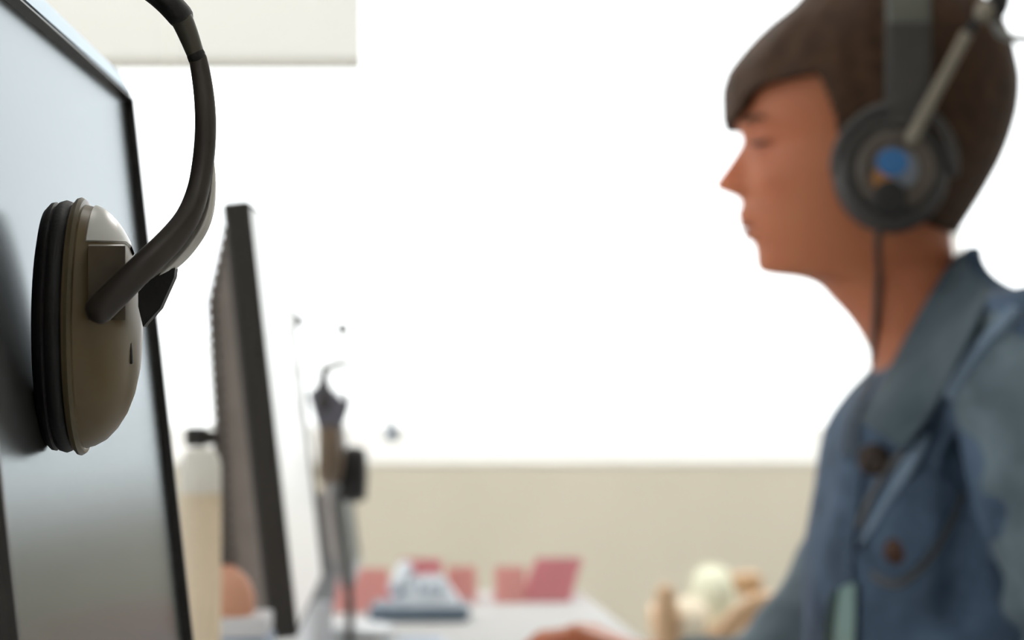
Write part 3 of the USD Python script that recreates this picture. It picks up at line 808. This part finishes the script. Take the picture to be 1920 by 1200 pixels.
pt.part('chest_panel', patch([(1690, 862), (1655, 930), (1622, 990), (1600, 1040)], [(1752, 790), (1725, 870), (1690, 920), (1640, 990)], 24, 10, .005, TORSO, .004, .003), 'denim_light', 40, parent=jk)
for px, r in (([(1640, 1078), (1690, 1092), (1745, 1040), (1800, 930)], .0034), ([(1900, 590), (1852, 640), (1810, 690), (1785, 735)], .0068), ([(1690, 850), (1640, 920), (1612, 985)], .003)):
    pt.part('seam', seam(px, r), 'denim_light' if r > .006 else 'stitch', 40, parent=jk)


def disc_on(u, v, r, target, mat, name, label=None):
    h, nr = drop([(u, v)], target); a = (EYEP - h[0]); a /= np.linalg.norm(a)
    m = trimesh.creation.icosphere(2, 1.0); x = np.array(m.vertices) * [r, r * .35, r]
    T = trimesh.geometry.align_vectors([0, -1, 0], a)[:3, :3]
    pt.part(name, (h[0] + a * .009 + x @ T.T, m.faces), mat, label=label, parent=jk)


disc_on(1683, 1032, .011, TORSO, 'button_brown', 'button')
disc_on(1638, 862, .0130, TORSO, 'button_dark', 'button', 'dark brown button under the collar')

# trousers and shoes (under the desk)
def legs_fn(p):
    d = None; hipc = np.array([.475, D2, .505])
    for s in (-1, 1):
        hp_ = hipc + [0, s * .085, 0]; kn = np.array([.045, D2 + s * .105, .515]); an = np.array([.085, D2 + s * .11, .13])
        e = smin(cone_sdf(p, hp_, kn, .092, .068), cone_sdf(p, kn, an, .065, .055), .02); d = e if d is None else smin(d, e, .03)
    d = smin(d, cone_sdf(p, hipc, hipc + [.01, 0, .10], .125, .11), .04)
    return d + .006 * (meshkit.fbm(p * 20, 2, 4) - .5)


pt.part('trousers', relax(surface_net(legs_fn, (-.06, D2 - .26, .04), (.66, D2 + .26, .76), .011), 3), 'trousers', True)
for s in (-1, 1):
    an = np.array([.085, D2 + s * .11, .06])
    pt.part('shoe', hull([an + [x, y * s, z] for x, y, z in ((.06, .03, -.06), (.06, -.03, -.06), (-.13, .045, -.06), (-.13, -.035, -.06), (-.19, .02, -.06), (-.19, -.015, -.06), (-.19, .01, -.03), (-.12, .04, -.015), (-.12, -.03, -.015), (.055, .035, .05), (.055, -.035, .05), (-.05, .035, .05), (-.05, -.035, .05))]), 'shoe')

# the worker's headset
DN = D2 - .098
t = Thing('headset', 'dark grey headset with a raised boom, worn by the seated person', 'headset', P(1672, 437, DN))
cc = lambda u, v, y: np.array([(u - 960) / F * DN, y, EYE - (v - VH) / F * DN])
C0 = cc(1672, 322, 0)


def worn(sgn):
    mir = (lambda m: m) if sgn < 0 else flip
    y = lambda k: D2 - k
    t.part('ear_cushion', mir(lathe([(y(.070), .026), (y(.070), .040), (y(.075), .0450), (y(.083), .0462), (y(.089), .0450), (y(.090), .03)], C0, 'y', (1, 1.06))), 'cushion_black')
    h = t.part('ear_cup', mir(lathe([(y(.088), .034), (y(.088), .0445), (y(.094), .0462), (y(.100), .0440), (y(.1035), .0390), (y(.1030), .0340), (y(.1010), .0325), (y(.1010), .001)], C0, 'y', (1, 1.06))), 'plastic_grey')
    ci = cc(1678, 318, 0)
    t.part('cup_disc', mir(lathe([(y(.099), .031), (y(.106), .0310), (y(.1085), .0290), (y(.1085), .0240), (y(.1070), .0225), (y(.1070), .001)], ci, 'y')), 'plastic_taupe', parent=h)
    if sgn < 0:
        t.part('badge', lathe([(y(.106), .0125), (y(.110), .0125), (y(.1105), .0118), (y(.1105), .001)], cc(1670, 306, 0), 'y', (1, .9)), 'blue_badge', parent=h, label='round blue badge')
        t.part('badge', lathe([(y(.106), .0125), (y(.1094), .0125), (y(.1097), .001)], cc(1692, 318, 0), 'y', (.9, 1.15)), 'badge_grey', parent=h, label='grey part of the badge')
        t.part('badge', lathe([(y(.106), .0088), (y(.1092), .0088), (y(.1095), .001)], cc(1651, 338, 0), 'y', (.9, 1.1)), 'orange_badge', parent=h, label='small orange mark')
        t.part('knob', lathe([(y(.105), .0135), (y(.114), .0135), (y(.116), .0115), (y(.1165), .001)], cc(1664, 374, 0), 'y', (1, 1.1)), 'band_black', parent=h, label='black round knob')
    # yoke
    t.part('yoke', mir(tube([np.array([*cc(u, v, 0)[[0]], y(k), cc(u, v, 0)[2]]) for u, v, k in ((1567, 322, .097), (1580, 262, .100), (1625, 215, .1005), (1690, 202, .100), (1750, 222, .1005), (1782, 275, .100), (1787, 322, .097))], .0048, 50, 12, aspect=.8)), 'plastic_grey')


worn(-1); worn(1)
bx_ = cc(1702, 0, 0)[0]
pth = [(-.098, 232), (-.101, 130), (-.102, 45), (-.092, -28), (-.060, -66), (0, -82), (.060, -66), (.092, -28), (.102, 45), (.101, 130), (.098, 232)]


def strap(pts, half_w, thick):
    q = spline([(bx_ + (0 if len(p) < 3 else p[2]), D2 + p[0], EYE - (p[1] - VH) / F * DN) for p in pts], 90)
    tg = np.gradient(q, axis=0); tg /= np.linalg.norm(tg, axis=1, keepdims=True)
    nrm = np.cross(tg, [1, 0, 0]); nrm /= np.linalg.norm(nrm, axis=1, keepdims=True)
    a = np.linspace(0, 2 * np.pi, 16, endpoint=False); sx, sn = np.sign(np.cos(a)) * np.abs(np.cos(a)) ** .4, np.sign(np.sin(a)) * np.abs(np.sin(a)) ** .6
    return grid(q[:, None] + half_w * sx[None, :, None] * np.array([1., 0, 0]) + thick * sn[None, :, None] * nrm[:, None], closed=True)


t.part('headband', strap(pth, .0185, .0042), 'plastic_grey')
for sg in (1, -1):
    t.part('slider', strap([(sg * a, b) for a, b in ((-.1045, 44), (-.1045, 22), (-.101, -6), (-.094, -28))], .0172, .0036), 'slider_grey', label='lighter grey slider on the headband')
yb = D2 - .112
t.part('boom', tube([cc(1706, 262, yb), cc(1730, 214, yb), cc(1768, 142, yb), cc(1806, 70, yb)], [.0058, .0052, .0048, .0050], 40, 14), 'boom_tan', label='tan boom raised up behind')
t.part('boom', tube([cc(1806, 70, yb), cc(1826, 44, yb), cc(1850, 24, yb), cc(1862, 8, yb)], .0042, 20, 12), 'band_black')
m = trimesh.creation.icosphere(3, .0088); t.part('joint', (np.array(m.vertices) + cc(1841, 27, yb - .004), m.faces), 'boom_tan')
t.part('microphone', tube([cc(1858, 24, yb), cc(1868, 5, yb), cc(1872, -30, yb)], [.010, .0095, .008], 16, 14), 'band_black')
t.part('microphone_stem', tube([cc(1862, 40, yb + .01), cc(1885, 64, yb + .02), cc(1930, 70, yb + .03), cc(1990, 72, yb + .04)], .0036, 20, 10, up=(0, 0, 1)), 'wire_grey')
cab, _ = drop([(1646, 520), (1640, 600), (1634, 680)], TORSO)
cab = [cc(1652, 430, D2 - .092), *[h + [0, -.006, 0] for h in cab]]
t.part('cable', tube([cab[0], cc(1650, 455, D2 - .085), cab[1], cab[2], cab[3]], .0030, 40, 10, up=(1, 0, 0)), 'arm_brown')

# the worker's chair
t = Thing('office_chair', 'dark fabric office chair under the seated person', 'office chair', (.47, D2, 0))
t.part('seat', rbox((.22, D2 - .23, .335), (.68, D2 + .23, .41), .03), 'chair_fabric')
t.part('backrest', hull([(x, D2 + y, z) for y in (-.2, .2) for x, z in ((.655, .55), (.70, .55), (.70, 1.0), (.735, 1.0))]), 'chair_fabric')
t.part('back_bar', tube([(.6, D2, .33), (.74, D2, .36), (.745, D2, .62)], .018, 20, 10), 'steel_grey')
t.part('post', tube([(.45, D2, .09), (.45, D2, .335)], .025, 6, 14), 'steel_grey')
for k in range(5):
    a = 2 * math.pi * k / 5 + .3; e = np.array([.45 + .28 * math.cos(a), D2 + .28 * math.sin(a), .065])
    lg = t.part('base_arm', tube([(.45, D2, .10), e], [.022, .016], 6, 10, up=(0, 0, 1)), 'steel_grey')
    t.part('caster', lathe([(-.014, .012), (-.014, .026), (.014, .026), (.014, .012)], e - [0, 0, .037], 'y'), 'band_black', parent=lg)

# ------------------------------------------------------------------ small things on the desk
# cream bottle between the first two monitors
dB = 2.02; cB = P(376, 0, dB); s_ = dB / F
zt = P(0, 838, dB)[2]; zb = DZ
t = Thing('bottle', 'slim cream bottle with a domed white cap, between the first two monitors', 'bottle', (cB[0], dB, zb))
r = .0140
t.part('bottle_body', lathe([(zb, r * .9), (zb + .003, r), (zt - .034, r), (zt - .030, r * .93), (zt - .030, .002)], (cB[0], dB, 0), 'z'), 'cream')
t.part('cap', lathe([(zt - .031, r * .99), (zt - .012, r * .99), (zt - .005, r * .85), (zt - .001, r * .45), (zt, .0005)], (cB[0], dB, 0), 'z'), 'cap_white')
# the black plug behind the ribbed monitor's back
pa = P(348, 0, 2.16)
t = Thing('webcam', 'small black box clipped to the back of the ribbed monitor', 'camera', P(372, 845, 2.24))
t.part('camera_body', rbox(P(346, 838, 2.235), P(392, 800, 2.255), .002), 'frame_black')
t.part('clip', rbox(P(386, 834, 2.236), P(410, 806, 2.254), .001), 'frame_black')
# papers box and peach pouch behind the ribbed monitor
dp = 2.11
t = Thing('paper_stack', 'blue and white paper stack behind the ribbed monitor', 'papers', (*P(438, 0, dp)[:2], DZ))
zz = np.linspace(DZ, P(0, 1150, dp)[2], 9)
for k in range(8):
    x0, x1 = P(418 + 3 * (k % 3), 0, dp)[0], P(508 - 4 * (k % 2), 0, dp)[0]
    t.part('paper_pad', rbox((x0, dp - .035 + .004 * (k % 2), zz[k]), (x1, dp + .04, zz[k + 1] - .0008), .0015), ['paper_blue', 'paper_white', 'slate', 'paper_blue', 'paper_white', 'slate', 'paper_blue', 'paper_white'][k])
ps = trimesh.creation.icosphere(3, 1.0); v = np.array(ps.vertices)
pc = P(424, 1128, dp); v = v * [.0205, .026, .0240] * (1 + .10 * (meshkit.fbm(v * 2.0, 3, 2) - .5)[:, None]); v[:, 2] = np.maximum(v[:, 2], -.0100)
t = Thing('pouch', 'rounded peach coloured pouch on the blue and white papers', 'pouch', pc - [0, 0, .0100])
zshift = zz[-1] - .0008 - (pc[2] - .0100)
t.part('pouch_body', (v + pc + [0, 0, zshift], ps.faces), 'peach', True)
t.part('tie', tube([pc + [-.006 * math.cos(a), .010 * math.sin(a), .0225 + zshift] for a in np.linspace(0, 6.0, 14)], .0016, 30, 8, up=(0, 0, 1)), 'peach')

# headset on its stand by the small monitor
D3 = 2.90; K = lambda u, v, w=0.0: P(u, v, D3, w); q3 = D3 / F
t = Thing('headset', 'brown and black headset with thin wire arms standing by the small far monitor', 'headset', K(650, 1150))
t.part('ear_cup', lathe([(-.012, .014), (-.012, .024), (0, .027), (.009, .022), (.012, .001)], K(622, 852), 'x', (.9, 1.1)), 'cup_umber')
t.part('ear_cushion', lathe([(-.013, .012), (-.012, .0225), (0, .0255), (.012, .0225), (.014, .001)], K(660, 892, .03), 'x', (.95, 1.1)), 'band_black')
t.part('yoke', hull([K(u, v, w) for u, v in ((578, 738), (606, 712), (622, 740), (645, 752), (634, 806), (598, 808)) for w in (-.006, .006)]), 'violet_grey')
t.part('yoke', tube([K(624, 805), (K(642, 775)), K(652, 742)], [.006, .005, .003], 14, 10), 'violet_grey')
t.part('post', tube([K(606, 690), K(607, 720), K(609, 760)], [.0035, .006, .009], 14, 12), 'plastic_grey')
t.part('boom_arm', tube([K(606, 690), K(640, 684), K(680, 694), K(712, 735), K(735, 808)], [.0036, .0034, .0030, .0026, .0024], 40, 10), 'wire_grey')
m = trimesh.creation.icosphere(2, .0085); t.part('microphone', (np.array(m.vertices) * [1, 1, 1.1] + K(735, 812), m.faces), 'sky_grey')
t.part('wire_arm', tube([K(556, 602, .04), K(595, 610, .03), K(640, 617, .02)], .0018, 20, 8), 'wire_grey')
t.part('wire_arm', tube([K(640, 617, .02), K(640, 650, .01), K(628, 690), K(606, 692)], .0016, 20, 8), 'wire_grey')
for u, v in ((554, 601), (641, 616)):
    m = trimesh.creation.icosphere(2, .0070); t.part('joint', (np.array(m.vertices) + K(u, v, .03 if u < 600 else .02), m.faces), 'wire_grey')
t.part('stand_post', tube([K(650, 915, .03), K(628, 950, .03), K(636, 1010, .03), K(648, 1090, .03), (K(652, 0, .03)[0], D3 + .03, DZ + .006)], [.005, .004, .004, .004, .004], 30, 10), 'plastic_grey')
t.part('stand_post', tube([K(624, 862), K(640, 905, .02), K(660, 905, .03)], .004, 12, 10), 'band_black')
t.part('stand_post', tube([K(609, 775), K(614, 815), K(624, 850)], .005, 12, 10), 'cup_umber')
t.part('stand_base', lathe([(DZ, .022), (DZ + .005, .021), (DZ + .008, .012), (DZ + .0085, .001)], (K(652, 0)[0], D3 + .03, 0), 'z'), 'slate')

# far end of the desk: red booklets, telephone, papers
dR = 3.27


def tent(u0, u1, v0, lean, depth, mat, label, d=dR):
    """A booklet standing half open like a roof."""
    a, b = P(u0, 0, d), P(u1, 0, d); z1 = P(0, v0, d)[2]; th = .002
    t = Thing('booklet', label, 'booklet', ((a[0] + b[0]) / 2, d, DZ), 'red booklets at the far end of the desk')
    for sd in (-1, 1):
        yb = d + sd * depth / 2
        t.part('cover', hull([(x + k, y, z) for x in (a[0], b[0]) for k, y, z in ((0, yb, DZ), (0, yb - sd * th, DZ), (lean, d + sd * .0004, z1), (lean, d + sd * (th + .0004), z1 - .001))]), mat, False)
    t.part('page', hull([(x + k, d + y, z) for x in (a[0] + .001, b[0] - .001) for k, y, z in ((0, -.004, DZ), (0, .004, DZ), (lean, -.0003, z1 - .004), (lean, .0003, z1 - .004))]), 'paper_white', False)


tent(622, 722, 1066, .004, .13, 'salmon', 'salmon pink booklet standing half open, leftmost of the red row', 3.42)
tent(716, 738, 1090, .0, .13, 'rose', 'narrow rose red booklet beside the leftmost salmon one', 3.53)
tent(742, 822, 1048, .004, .13, 'rose', 'tall rose red booklet standing half open behind the grey telephone', 3.50)
tent(838, 892, 1062, .0, .13, 'salmon', 'narrow salmon booklet just left of the gap in the red row', 3.53)
tent(928, 985, 1062, .0, .13, 'salmon', 'narrow salmon booklet just right of the gap in the red row', 3.54)
tent(980, 1066, 1046, .016, .13, 'rose', 'leaning rose red booklet at the right end of the row', 3.55)
dT = 3.30
t = Thing('telephone', 'pale blue-grey desk telephone with dark slate base', 'telephone', (*P(800, 0, dT)[:2], DZ))
x0, x1 = P(695, 0, dT)[0], P(880, 0, dT)[0]
zz0 = P(0, 1150, dT)[2]
t.part('phone_base', rbox((x0, dT - .05, DZ), (x1, dT + .05, DZ + .016), .004), 'slate')
t.part('phone_body', hull([(x0 + .022, dT - .045, DZ + .015), (x1 - .01, dT - .045, DZ + .015), (x0 + .022, dT + .045, DZ + .015), (x1 - .01, dT + .045, DZ + .015), (x0 + .03, dT - .03, DZ + .026), (x1 - .015, dT - .03, DZ + .026), (x0 + .034, dT + .04, DZ + .044), (x1 - .03, dT + .04, DZ + .044)]), 'sky_grey')
t.part('handset', tube([(x0 + .03, dT - .02, DZ + .034), (x0 + .033, dT + .01, DZ + .046), (x0 + .036, dT + .04, DZ + .05)], [.010, .007, .010], 20, 12, up=(1, 0, 0)), 'sky_grey')
for i in range(3):
    for j in range(3):
        c_ = np.array([x0 + .055 + .011 * i, dT - .022 + .014 * j, DZ + .0285 + .0036 * j])
        t.part('key', rbox(c_ - [.004, .005, .003], c_ + [.004, .005, .003], .001), 'sky_grey')
mc = np.array([P(590, 0, 2.93)[0], 2.93, DZ])
t = Thing('paper_cup', 'small white paper cup at the foot of the low grey monitor', 'cup', mc)
t.part('cup_wall', lathe([(DZ, .0005), (DZ, .0125), (DZ + .049, .0165), (DZ + .0485, .0155), (DZ + .004, .0118), (DZ + .003, .0005)], (mc[0], mc[1], 0), 'z'), 'paper_white')
t.part('cup_rim', tube([mc + [.0166 * math.cos(a), .0166 * math.sin(a), .049] for a in np.linspace(0, 6.28, 25)], .0012, 60, 8, up=(0, 0, 1), cap=False), 'paper_white')
t = Thing('papers', 'loose pale blue-white papers in front of the telephone', 'papers', (*P(770, 0, 2.92)[:2], DZ))
for k in range(4):
    x0, x1 = P(700 + 14 * k, 0, 2.93)[0], P(850 - 8 * k, 0, 2.93)[0]
    t.part('sheet', rbox((x0, 2.80 + .02 * k, DZ + .0014 * k), (x1, 3.02 + .01 * k, DZ + .0014 * k + .0012), .0004), ['paper_white', 'paper_blue', 'paper_white', 'paper_blue'][k], False)

# wooden chair with cushions beyond the desk, lower right
dC = 4.2
A = lambda u, v, d=dC: P(u, v, d)
t = Thing('wooden_chair', 'tan wooden chair behind the desk end, in front of the beige wall', 'chair', (*A(1320, 0)[:2], 0))
t.part('post', tube([(A(1252, 0)[0] + .01, dC, 0), (A(1250, 0)[0], dC, .45), A(1250, 1168), A(1247, 1112)], [.016, .018, .018, .014], 30, 12), 'wood_tan')
t.part('post', tube([(A(1252, 0)[0] + .01, dC + .36, 0), (A(1252, 0)[0], dC + .36, .45), A(1275, 1160, dC + .36)], [.016, .018, .016], 30, 12), 'wood_tan')
for y in (dC, dC + .36):
    t.part('leg', tube([(A(1420, 0)[0] + .20, y, 0), (A(1420, 0)[0] + .19, y, .44)], [.015, .018], 10, 12), 'wood_tan')
    t.part('armrest', tube([A(1330, 1215) + [0, y - dC, 0], A(1365, 1176) + [0, y - dC, 0], A(1402, 1142) + [0, y - dC, 0], A(1450, 1130) + [0, y - dC, 0]], .016, 30, 12), 'wood_tan')
    t.part('arm_post', tube([A(1450, 1130) + [0, y - dC, 0], (A(1460, 0)[0], y, .44)], .013, 10, 10), 'wood_tan')
t.part('seat', rbox((A(1245, 0)[0], dC - .03, .42), (A(1420, 0)[0] + .22, dC + .39, .455), .01), 'wood_tan')
for z in (.53, .60):
    t.part('back_rail', rbox((A(1247, 0)[0] - .008, dC + .012, z - .018), (A(1247, 0)[0] + .010, dC + .35, z + .018), .004), 'wood_tan')


def cushion(name, label, c, size, mat):
    m = trimesh.creation.icosphere(4, 1.0); v = np.array(m.vertices); v = np.sign(v) * np.abs(v) ** .62; v = v * np.asarray(size) * (1 + .08 * (meshkit.fbm(v * 1.7, 3, 6) - .5)[:, None])
    tt = Thing('cushion', label, 'cushion', np.array(c) - [0, 0, size[2]])
    tt.part('cover', (v + c, m.faces), mat, True)
    a = np.linspace(0, 2 * np.pi, 41)[:-1]
    cx, cz = np.sign(np.cos(a)) * np.abs(np.cos(a)) ** .62, np.sign(np.sin(a)) * np.abs(np.sin(a)) ** .62
    pts = np.stack([c[0] + cx * size[0] * 1.0, np.full(40, c[1]), c[2] + cz * size[2] * 1.0], 1)
    tt.part('piping', tube(np.vstack([pts, pts[:1]]), .004, 90, 8), mat)


z0_, z1_ = .455, A(0, 1132)[2]
cushion('cushion', 'cream cushion leaning inside the tan wooden chair, left one', np.array([A(1298, 0)[0], dC + .07, (z0_ + z1_) / 2 + .002]), np.array([.031, .085, (z1_ - z0_) / 2]), 'cushion_cream')
z1_ = A(0, 1092)[2]
cushion('cushion', 'pale lime cushion standing in the tan wooden chair, right one', np.array([A(1352, 0)[0] + .004, dC + .26, (z0_ + z1_) / 2 + .002]), np.array([.034, .085, (z1_ - z0_) / 2]), 'cushion_lime')
